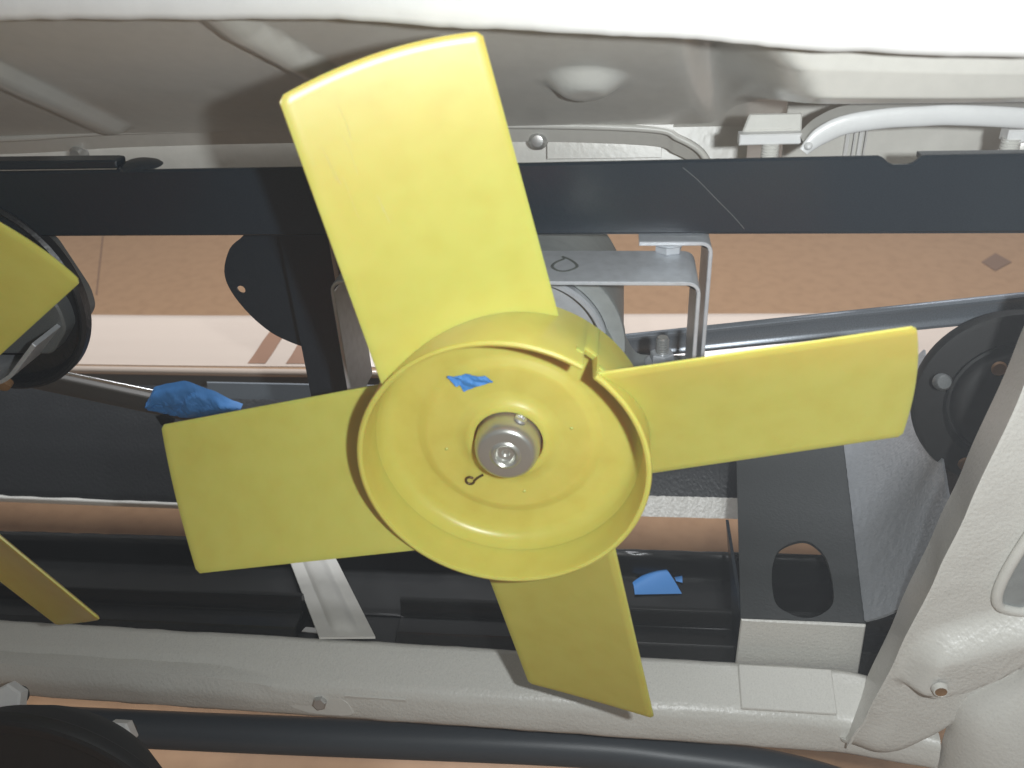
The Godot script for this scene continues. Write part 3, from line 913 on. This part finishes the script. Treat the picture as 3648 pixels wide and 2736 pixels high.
func left_plate() -> void:
	var p := thing("mounting_plate", "thin black round-edged plate with a small hole, left of the top blade", "plate", Vector3(-0.12, 0.02, -0.13))
	var left := [Vector2(-0.1495, 0.0452), Vector2(-0.1560, 0.0400), Vector2(-0.1618, 0.0275), Vector2(-0.1605, 0.0158), Vector2(-0.1530, 0.0022), Vector2(-0.1430, -0.0085), Vector2(-0.1325, -0.0145), Vector2(-0.1240, -0.0178)]
	var outer := PackedVector2Array([Vector2(-0.095, 0.0572), Vector2(-0.135, 0.0572)])
	var sm := smooth_path(PackedVector3Array(left.map(func(q: Vector2) -> Vector3: return Vector3(q.x, q.y, 0))), 4)
	for q in sm:
		outer.append(Vector2(q.x, q.y))
	outer.append(Vector2(-0.095, -0.022))
	holed(outer, circle(0.0023, 16, Vector2(-0.1548, 0.0170)), Vector2(-0.1548, 0.0170), Transform3D(Basis(), Vector3(0, 0, -0.13)), 0.0015)
	put("plate", M.black, p)
	var s := thing("support_post", "black channel post standing between the round plate and the fan motor", "post", Vector3(-0.112, 0.0, -0.115))
	extrude(PackedVector2Array([Vector2(-0.0065, 0.0), Vector2(-0.0065, 0.003), Vector2(0.0, 0.003), Vector2(0.0, 0.0018), Vector2(0.012, 0.0018), Vector2(0.012, 0.003), Vector2(0.018, 0.003), Vector2(0.018, -0.006), Vector2(-0.0065, -0.006)]), Transform3D(Basis(Vector3(1, 0, 0), Vector3(0, 0, -1), Vector3(0, 1, 0)), Vector3(-0.1155, 0.0572, -0.123)), 0.17, 0.0)
	put("channel", M.black, s)

func bent_strap(pts: PackedVector2Array, th: float, z0: float, z1: float) -> void:
	# a flat bar bent in the xy plane; pts is its centre line
	var p := PackedVector3Array()
	for q in pts:
		p.append(Vector3(q.x, q.y, 0))
	var outer := PackedVector2Array()
	var inner := PackedVector2Array()
	for i in p.size():
		var d := (p[mini(i + 1, p.size() - 1)] - p[maxi(i - 1, 0)]).normalized()
		var n := Vector2(-d.y, d.x)
		outer.append(pts[i] + n * th / 2)
		inner.append(pts[i] - n * th / 2)
	inner.reverse()
	outer.append_array(inner)
	extrude(outer, Transform3D(Basis(), Vector3(0, 0, z0)), z0 - z1, 0.0003)

func bend(p: PackedVector2Array, r: float) -> PackedVector2Array:
	var q := rounded(p, r, 6)
	# keep the open ends where they were
	var out := PackedVector2Array([p[0]])
	for i in range(7, q.size() - 7):
		out.append(q[i])
	out.append(p[p.size() - 1])
	return out

func motor() -> void:
	var m := thing("fan_motor", "grey electric motor behind the hub of the large yellow fan", "motor", Vector3(0, 0, -0.1))
	lathe(PackedVector2Array([Vector2(0, -0.19), Vector2(0.040, -0.19), Vector2(0.045, -0.186), Vector2(0.0465, -0.178), Vector2(0.0465, -0.109), Vector2(0.0475, -0.108), Vector2(0.0475, -0.104), Vector2(0.0470, -0.1032), Vector2(0.0395, -0.1032)]), Transform3D(), 72)
	var can := put("can", M.zinc_dull, m, 35.0)
	lathe(PackedVector2Array([Vector2(0.0392, -0.1032), Vector2(0.0392, -0.099), Vector2(0.0382, -0.0978), Vector2(0.0366, -0.0978), Vector2(0.0358, -0.099), Vector2(0.0352, -0.104), Vector2(0.012, -0.104), Vector2(0.009, -0.098), Vector2(0.0075, -0.07), Vector2(0.0075, -0.03), Vector2(0, -0.03)]), Transform3D(), 72)
	sub("end_ring", M.zinc, can, 35.0)
	# the frame that hangs it from the rail
	var b := thing("motor_bracket", "galvanised strap bracket hanging the motor from the black rail", "bracket", Vector3(0.05, 0.03, -0.09))
	bent_strap(bend(PackedVector2Array([Vector2(0.0768, -0.018), Vector2(0.0768, 0.0485), Vector2(-0.082, 0.0485), Vector2(-0.082, -0.018)]), 0.0055), 0.0017, -0.0695, -0.1045)
	put("strap", M.zinc, b, 30.0)
	bent_strap(bend(PackedVector2Array([Vector2(0.052, 0.0566), Vector2(0.0832, 0.0566), Vector2(0.0832, -0.019)]), 0.005), 0.0018, -0.094, -0.128)
	put("hanger", M.zinc, b, 30.0)
	bent_strap(bend(PackedVector2Array([Vector2(0.0375, 0.010), Vector2(0.0525, -0.0205), Vector2(0.084, -0.0205)]), 0.006), 0.0018, -0.094, -0.132)
	put("lower_plate", M.zinc_dull, b, 30.0)
	for s in [[0.0655, 0.0550, -0.1040, -1.0], [0.0662, -0.0195, -0.124, 1.0]]:
		var f := Transform3D(frame_of(Vector3(0, s[3], 0)), Vector3(s[0], s[1], s[2]))
		lathe(PackedVector2Array([Vector2(0, 0), Vector2(0.0088, 0.0), Vector2(0.0088, 0.0006), Vector2(0.0072, 0.0016), Vector2(0, 0.0016)]), f, 24)
		var w := put("washer", M.zinc, b)
		extrude(hexagon(0.0062), f * Transform3D(Basis(), Vector3(0, 0, 0.0058)), 0.0046, 0.0006)
		sub("nut", M.zinc, w, 25.0)
		stud(f, 0.0033, 0.0145)
		sub("stud", M.bolt, w, 25.0)
	# the mark drawn on the strap
	var mark := PackedVector3Array()
	for q in [Vector2(0.0181, -0.0972), Vector2(0.0188, -0.0945), Vector2(0.0155, -0.0905), Vector2(0.0142, -0.0858), Vector2(0.0168, -0.0815), Vector2(0.0205, -0.0806), Vector2(0.0242, -0.0838), Vector2(0.0251, -0.0870), Vector2(0.0225, -0.0925), Vector2(0.0188, -0.0965)]:
		mark.append(Vector3(q.x, 0.0494, q.y))
	tube(smooth_path(mark, 5), 0.0007, 6, 0.4)
	put("pen_mark", M.ink, b, 60.0)

func motor_left() -> void:
	var m := thing("fan_motor", "dark round motor housing behind the partly visible left fan", "motor", Vector3(-0.28, 0.03, -0.1))
	lathe(PackedVector2Array([Vector2(0.0, -0.110), Vector2(0.046, -0.110), Vector2(0.051, -0.1085), Vector2(0.0545, -0.104), Vector2(0.0545, -0.099), Vector2(0.053, -0.0975), Vector2(0.0510, -0.099), Vector2(0.049, -0.106), Vector2(0.0, -0.107)]), Transform3D(Basis(), Vector3(-0.279, 0.026, 0.0)), 72)
	put("housing", M.black_rough, m, 35.0)
	extrude(rounded(PackedVector2Array([Vector2(-0.300, 0.060), Vector2(-0.2465, 0.050), Vector2(-0.2365, 0.020), Vector2(-0.2370, 0.009), Vector2(-0.250, -0.0055), Vector2(-0.300, -0.0055)]), 0.004), Transform3D(Basis(), Vector3(0, 0, -0.0965)), 0.03, 0.001)
	put("front_box", M.grey_box, m, 30.0)
	lathe(PackedVector2Array([Vector2(0, -0.05), Vector2(0.02, -0.05), Vector2(0.0215, -0.053), Vector2(0.0215, -0.0965)]), Transform3D(Basis(), Vector3(-0.3179, 0.002, 0)), 40)
	put("nose_boss", M.zinc_dull, m)
	var b := thing("motor_bracket", "galvanised strap bent under the motor of the left fan", "bracket", Vector3(-0.28, -0.01, -0.09))
	bent_strap(bend(PackedVector2Array([Vector2(-0.40, -0.0118), Vector2(-0.2655, -0.0118), Vector2(-0.2400, 0.012)]), 0.012), 0.0022, -0.075, -0.105)
	put("strap", M.zinc, b, 30.0)
	lathe(PackedVector2Array([Vector2(0, 0.004), Vector2(0.003, 0.0035), Vector2(0.0042, 0.0)]), Transform3D(frame_of(Vector3(0.3, -0.4, 1)), Vector3(-0.272, -0.0152, -0.084)), 14)
	put("bolt", M.rust, b)

# ---------------------------------------------------------------- fans
func blade_point(s: float, w: float, th: float) -> Vector3:
	# s: across the chord, w: root to tip, th: its angle round the hub
	var ta := lerpf(0.0364, 0.0378, w)
	var tb := lerpf(-0.0300, -0.0252, w)
	var t := lerpf(ta, tb, s)
	var z := lerpf(-0.0026, -0.0296, s) - 0.0036 * 4.0 * s * (1.0 - s)
	z += 0.0008 * w * sin(s * 3.0)
	var tip := 0.1549
	for e in [s, 1.0 - s]:
		if e < 0.03:
			tip -= 0.0014 * (1.0 - sqrt(maxf(0.0, 1.0 - pow((0.03 - e) / 0.03, 2.0))))
	var r := lerpf(0.0562, tip, w)
	var rad := sqrt(maxf(r * r - t * t, 0.0))
	var er := Vector2.from_angle(th)
	var et := Vector2(-er.y, er.x)
	var q := er * rad + et * t
	return Vector3(q.x, q.y, z)

func build_blade(th: float) -> void:
	# rounded edges: front and back faces meet in a half-round rim
	var ns := 26
	var nw := 30
	var front := []
	var back := []
	for i in nw + 1:
		var rf := PackedVector3Array()
		var rb := PackedVector3Array()
		for j in ns + 1:
			var s := float(j) / ns
			s = s * s * (3.0 - 2.0 * s) * 0.35 + s * 0.65
			var w := float(i) / nw
			w = 1.0 - pow(1.0 - w, 1.25)
			var p := blade_point(s, w, th)
			var ds := blade_point(minf(s + 0.01, 1.0), w, th) - blade_point(maxf(s - 0.01, 0.0), w, th)
			var dw := blade_point(s, minf(w + 0.01, 1.0), th) - blade_point(s, maxf(w - 0.01, 0.0), th)
			var n := ds.cross(dw).normalized()
			if n.z < 0.0:
				n = -n
			var edge := minf(minf(s, 1.0 - s) / 0.010, (1.0 - w) / 0.003)
			var half := 0.0010 * sqrt(1.0 - pow(1.0 - clampf(edge, 0.0, 1.0), 2.0)) if edge < 1.0 else 0.0010
			half = maxf(half, 0.00040) * lerpf(1.35, 1.0, smoothstep(0.0, 0.2, w))
			rf.append(p + n * half)
			rb.append(p - n * half)
		front.append(rf)
		back.append(rb)
	skin(front)
	for i in nw:
		for j in ns:
			quad(back[i][j], back[i + 1][j], back[i + 1][j + 1], back[i][j + 1])
	for i in nw:
		quad(front[i][0], front[i + 1][0], back[i + 1][0], back[i][0])
		quad(front[i + 1][ns], front[i][ns], back[i][ns], back[i + 1][ns])
	for j in ns:
		quad(front[nw][j], front[nw][j + 1], back[nw][j + 1], back[nw][j])
		quad(front[0][j + 1], front[0][j], back[0][j], back[0][j + 1])

func fans() -> void:
	var th0 := deg_to_rad(100.13)
	var f := thing("cooling_fan", "large yellow plastic four-blade fan in the middle", "fan", Vector3.ZERO, "yellow plastic fans")
	for k in 4:
		build_blade(th0 + k * PI / 2.0)
		put("blade", M.yellow, f, 50.0)
	# hub: drum wall with a slot in it, lip, dished floor
	var slot0 := deg_to_rad(50.5)
	var slot1 := deg_to_rad(56.5)
	var wall := PackedVector2Array([Vector2(0.0500, -0.040), Vector2(0.0552, -0.040), Vector2(0.0572, -0.036), Vector2(0.0570, -0.003), Vector2(0.0574, -0.001), Vector2(0.0571, -0.0002), Vector2(0.0562, 0.0002), Vector2(0.0552, -0.0003), Vector2(0.0548, -0.002), Vector2(0.0538, -0.0180), Vector2(0.0538, -0.028), Vector2(0.0500, -0.030)])
	lathe(wall, Transform3D(), 354, slot1, slot0 + TAU)
	for a in [slot0, slot1]:
		var er := Vector2.from_angle(a)
		var ring := PackedVector3Array()
		for q in wall:
			ring.append(Vector3(er.x * q.x, er.y * q.x, q.y))
		var ix := Geometry2D.triangulate_polygon(wall)
		for i in range(0, ix.size(), 3):
			tri.append_array([ring[ix[i]], ring[ix[i + 1]], ring[ix[i + 2]]])
	# lower wall that continues across the slot
	lathe(PackedVector2Array([Vector2(0.0500, -0.040), Vector2(0.0552, -0.040), Vector2(0.05715, -0.036), Vector2(0.0570, -0.0165), Vector2(0.0560, -0.0152), Vector2(0.0540, -0.0160), Vector2(0.0538, -0.026), Vector2(0.0500, -0.030)]), Transform3D(), 8, slot0 - 0.004, slot1 + 0.004)
	var hub := put("hub", M.yellow, f, 42.0)
	lathe(PackedVector2Array([Vector2(0.0539, -0.0165), Vector2(0.05355, -0.0175), Vector2(0.0529, -0.0200), Vector2(0.0517, -0.0220), Vector2(0.0498, -0.0234), Vector2(0.047, -0.0241), Vector2(0.0392, -0.0243), Vector2(0.0372, -0.0237), Vector2(0.0350, -0.0226), Vector2(0.0330, -0.0223), Vector2(0.0235, -0.0230), Vector2(0.0205, -0.0228), Vector2(0.0180, -0.0214), Vector2(0.0168, -0.0206), Vector2(0.0152, -0.0204), Vector2(0.0143, -0.0209), Vector2(0.0138, -0.024), Vector2(0.0138, -0.034), Vector2(0.0536, -0.034), Vector2(0.0536, -0.026)]), Transform3D(), 360, slot1, slot1 + TAU)
	sub("dish", M.yellow, hub, 42.0)
	for q in [[0.0258, 0.0061], [-0.0265, -0.0059], [0.0054, -0.0267], [0.0155, -0.0090]]:
		lathe(PackedVector2Array([Vector2(0, 0.0006), Vector2(0.0005, 0.0005), Vector2(0.0009, 0.0)]), Transform3D(Basis(), Vector3(q[0], q[1], -0.0229)), 10)
		sub("moulding_pip", M.yellow, hub, 70.0)
	# small moulded clip beside the slot
	for q in [[48.2, 0.0571, -0.0075], [58.6, 0.0571, -0.0105]]:
		var er := Vector2.from_angle(deg_to_rad(q[0]))
		block(Vector3(er.x * q[1], er.y * q[1], q[2]), Vector3(0.0010, 0.0030, 0.0030), Basis(Vector3(0, 0, 1), deg_to_rad(q[0])), 0.0004)
		sub("moulded_clip", M.yellow, hub)
	# steel boss on the shaft
	lathe(PackedVector2Array([Vector2(0.0, -0.0135), Vector2(0.0010, -0.0136), Vector2(0.0018, -0.0128), Vector2(0.0034, -0.0128), Vector2(0.0040, -0.0122), Vector2(0.0043, -0.0110), Vector2(0.0051, -0.0104), Vector2(0.0058, -0.0106), Vector2(0.0064, -0.0112), Vector2(0.0102, -0.0112), Vector2(0.0114, -0.0117), Vector2(0.0124, -0.0130), Vector2(0.0129, -0.0148), Vector2(0.0133, -0.0170), Vector2(0.0136, -0.0320), Vector2(0, -0.0320)]), Transform3D(), 64)
	var boss := put("shaft_boss", M.boss, f, 34.0)
	lathe(PackedVector2Array([Vector2(0, 0.0004), Vector2(0.0012, 0.0002), Vector2(0.0016, 0.0010), Vector2(0.0024, 0.0009), Vector2(0.0028, 0.0)]), Transform3D(frame_of(Vector3(0.42, 0.9, 0)), Vector3(0.0057, 0.0122, -0.0190)), 20)
	sub("set_screw", M.bolt, boss)
	# the same fan again, further left
	var g: Node3D = f.duplicate()
	g.name = numbered("cooling_fan")
	add_child(g)
	g.position = Vector3(-0.3179, 0.002, -0.007)
	g.rotation.z = deg_to_rad(32.62 - 10.13)
	g.set_meta("label", "second yellow fan cut off by the left edge, only two blades showing")
	# wear on the large fan: pale scratches near the tip and small amber spots
	var rng := RandomNumberGenerator.new()
	rng.seed = 9
	for i in 7:
		var s0 := rng.randf_range(0.02, 0.30)
		var w0 := rng.randf_range(0.55, 0.95)
		var pts := PackedVector3Array()
		for k in 5:
			pts.append(blade_point(s0 + 0.006 * k * rng.randf_range(0.3, 1.0), w0 - 0.035 * k * rng.randf_range(0.4, 1.2), th0) + Vector3(0.0003, 0.0, 0.00094))
		tube(smooth_path(pts, 3), 0.00011, 5, 0.5)
	put("scratches", M.pale, f, 70.0).set_meta("kind", "stuff")
	# split pin lying in the dish
	var pin := PackedVector3Array()
	for i in 19:
		var a := deg_to_rad(42.0 + i * 17.5)
		pin.append(Vector3(-0.01755 + cos(a) * 0.0018, -0.0215 + sin(a) * 0.0018, -0.0222))
	pin.append(Vector3(-0.0142, -0.0199, -0.0222))
	pin.append(Vector3(-0.0118, -0.0180, -0.0218))
	tube(pin, 0.00055, 8)
	tag(put("split_pin", M.wire, self, 70.0), "tiny brown looped wire pin lying in the fan hub below the steel boss", "pin")

# ---------------------------------------------------------------- lower left
func roll_bar() -> void:
	var p := smooth_path(PackedVector3Array([Vector3(-0.60, -0.288, -0.072), Vector3(-0.243, -0.290, -0.083), Vector3(0.0085, -0.290, -0.092), Vector3(0.085, -0.2905, -0.0905), Vector3(0.150, -0.292, -0.086), Vector3(0.200, -0.297, -0.076), Vector3(0.250, -0.306, -0.060), Vector3(0.30, -0.32, -0.03)]), 10)
	tube(p, 0.0123, 28)
	tag(put("roll_bar", M.bar, self, 60.0), "thick black round bar crossing below the cream cross member", "bar")

func pulley() -> void:
	var p := thing("pulley", "dark round pulley filling the lower left corner", "pulley", Vector3(-0.249, -0.21, 0.01))
	lathe(PackedVector2Array([Vector2(0, 0.011), Vector2(0.02, 0.011), Vector2(0.05, 0.013), Vector2(0.056, 0.015), Vector2(0.060, 0.019), Vector2(0.068, 0.0205), Vector2(0.0700, 0.0195), Vector2(0.0708, 0.017), Vector2(0.0700, 0.014), Vector2(0.064, 0.010), Vector2(0.060, 0.002), Vector2(0.045, -0.010), Vector2(0.0, -0.012)]), Transform3D(Basis(), Vector3(-0.2515, -0.2175, 0.0)), 96)
	put("wheel", M.rubber, p, 35.0)
	for s in [[-0.3035, -0.2010, 0.2], [-0.2430, -0.2275, 0.7]]:
		var f := Transform3D(frame_of(Vector3(0.15, 0.62, 0.75)) * Basis(Vector3(0, 0, 1), s[2]), Vector3(s[0], s[1] + 0.002, -0.031))
		var n := thing("hex_bolt", "white painted hex bolt head at the left edge above the dark pulley" if s[0] < -0.27 else "white painted hex bolt head on the black bar, right of the dark pulley", "bolt", f.origin)
		extrude(hexagon(0.0096), f * Transform3D(Basis(), Vector3(0, 0, 0.005)), 0.010, 0.0012)
		put("head", M.paint_white, n, 25.0)
		lathe(PackedVector2Array([Vector2(0.006, -0.004), Vector2(0.0055, -0.012), Vector2(0, -0.012)]), f, 18)
		put("shank", M.black_rough, n)

func rods_and_tape() -> void:
	var r := thing("rod", "bright steel rod on a dark bar, wrapped in blue tape at one end", "rod", Vector3(-0.3, -0.1, -0.22))
	tube(PackedVector3Array([Vector3(-0.3700, -0.0842, -0.219), Vector3(-0.2705, -0.1056, -0.219)]), 0.00135, 12)
	put("bright_rod", M.rod, r, 60.0)
	var a := Vector3(-0.3815, -0.0970, -0.225)
	var b := Vector3(-0.235, -0.1300, -0.225)
	var d := (b - a).normalized()
	var up := Vector3(0, 1, 0.2)
	up = (up - d * up.dot(d)).normalized()
	extrude(rounded(PackedVector2Array([Vector2(-0.003, -0.0085), Vector2(0.003, -0.0085), Vector2(0.004, -0.002), Vector2(0.003, 0.009), Vector2(-0.003, 0.009)]), 0.002), Transform3D(Basis(d.cross(up), up, -d), a), (b - a).length(), 0.001)
	put("dark_bar", M.old_bar, r, 35.0)
	# crumpled wrap of tape round the rod's end
	var top := [[0.0, -0.1085], [0.12, -0.0975], [0.28, -0.0945], [0.45, -0.0922], [0.70, -0.0992], [0.93, -0.1085], [1.0, -0.1105]]
	var low := [[0.0, -0.1165], [0.2, -0.1205], [0.45, -0.1225], [0.8, -0.1215], [1.0, -0.1150]]
	sheet(func(u: float, v: float) -> Vector3:
		var x := lerpf(-0.2868, -0.2165, u)
		var fold := absf(wave.get_noise_2d(x * 620.0 + v * 9.0, v * 11.0)) * 3.4 + absf(wave.get_noise_2d(x * 1300.0 - v * 16.0, 70.0 + v * 22.0)) * 0.7
		return Vector3(x + 0.0016 * wave.get_noise_2d(v * 160.0, 3.0) * (1.0 - u), lerpf(lerp_line(top, u), lerp_line(low, u), v), -0.2165 + 0.0042 * sin(v * PI) + 0.0019 * fold * sin(clampf(v * 1.4, 0.0, 1.0) * PI * 0.5)), 46, 26, 0.0003)
	tag(put("masking_tape", M.tape, self, 24.0), "crumpled blue masking tape wrapped round the end of the steel rod", "tape", "scraps of blue tape")
	extrude(PackedVector2Array([Vector2(-0.2885, -0.1255), Vector2(-0.2800, -0.1235), Vector2(-0.2740, -0.1280), Vector2(-0.2780, -0.1345), Vector2(-0.2860, -0.1335)]), Transform3D(Basis(), Vector3(0, 0, -0.2205)), 0.0012, 0.0003)
	put("tape_tail", M.rubber, r, 20.0)
	# torn scrap on the fan hub
	var t0 := [[0.0, 0.0300], [0.28, 0.0303], [0.42, 0.0311], [0.62, 0.0303], [0.82, 0.0303], [1.0, 0.0281]]
	var b0 := [[0.0, 0.0294], [0.2, 0.0256], [0.27, 0.0264], [0.33, 0.0228], [0.45, 0.0238], [0.75, 0.0264], [1.0, 0.0277]]
	sheet(func(u: float, v: float) -> Vector3:
		return Vector3(lerpf(-0.0228, -0.0048, u), lerpf(lerp_line(b0, u), lerp_line(t0, u), v) + 0.0003 * wave.get_noise_2d(u * 400.0, v * 5.0), -0.0222 + 0.0003 * v + 0.0010 * absf(wave.get_noise_2d(u * 26.0 + v * 8.0, 12.0 + v * 9.0)) * 2.0), 40, 14, 0.0002)
	tag(put("masking_tape", M.tape, self, 20.0), "small torn scrap of blue tape stuck on the yellow fan hub", "tape", "scraps of blue tape")
	# folded scrap on the tray
	var Q := [Vector3(0.0575, -0.2345, -0.1878), Vector3(0.0830, -0.2290, -0.2105), Vector3(0.0905, -0.2330, -0.1980), Vector3(0.0880, -0.2345, -0.1910), Vector3(0.0915, -0.2350, -0.1795), Vector3(0.0590, -0.2350, -0.1765)]
	sheet(func(u: float, v: float) -> Vector3:
		var lo: Vector3 = Q[5].lerp(Q[4], u)
		var hi: Vector3 = Q[0].lerp(Q[1], u)
		var p := lo.lerp(hi, v)
		return p + Vector3(0, 0.0045 * sin(v * PI) * (0.4 + 0.6 * u), 0) + Vector3(-0.006, 0, 0) * u * (1.0 - absf(v * 2.0 - 1.0)), 14, 14, 0.0004)
	sheet(func(u: float, v: float) -> Vector3:
		var p: Vector3 = Q[1].lerp(Q[3], v)
		return p + Vector3(0.009, 0.001, 0.004) * u * (1.0 - 0.5 * v), 6, 6, 0.0004)
	tag(put("masking_tape", M.tape, self, 30.0), "folded piece of blue tape lying in the black tray beside the lower blade", "tape", "scraps of blue tape")
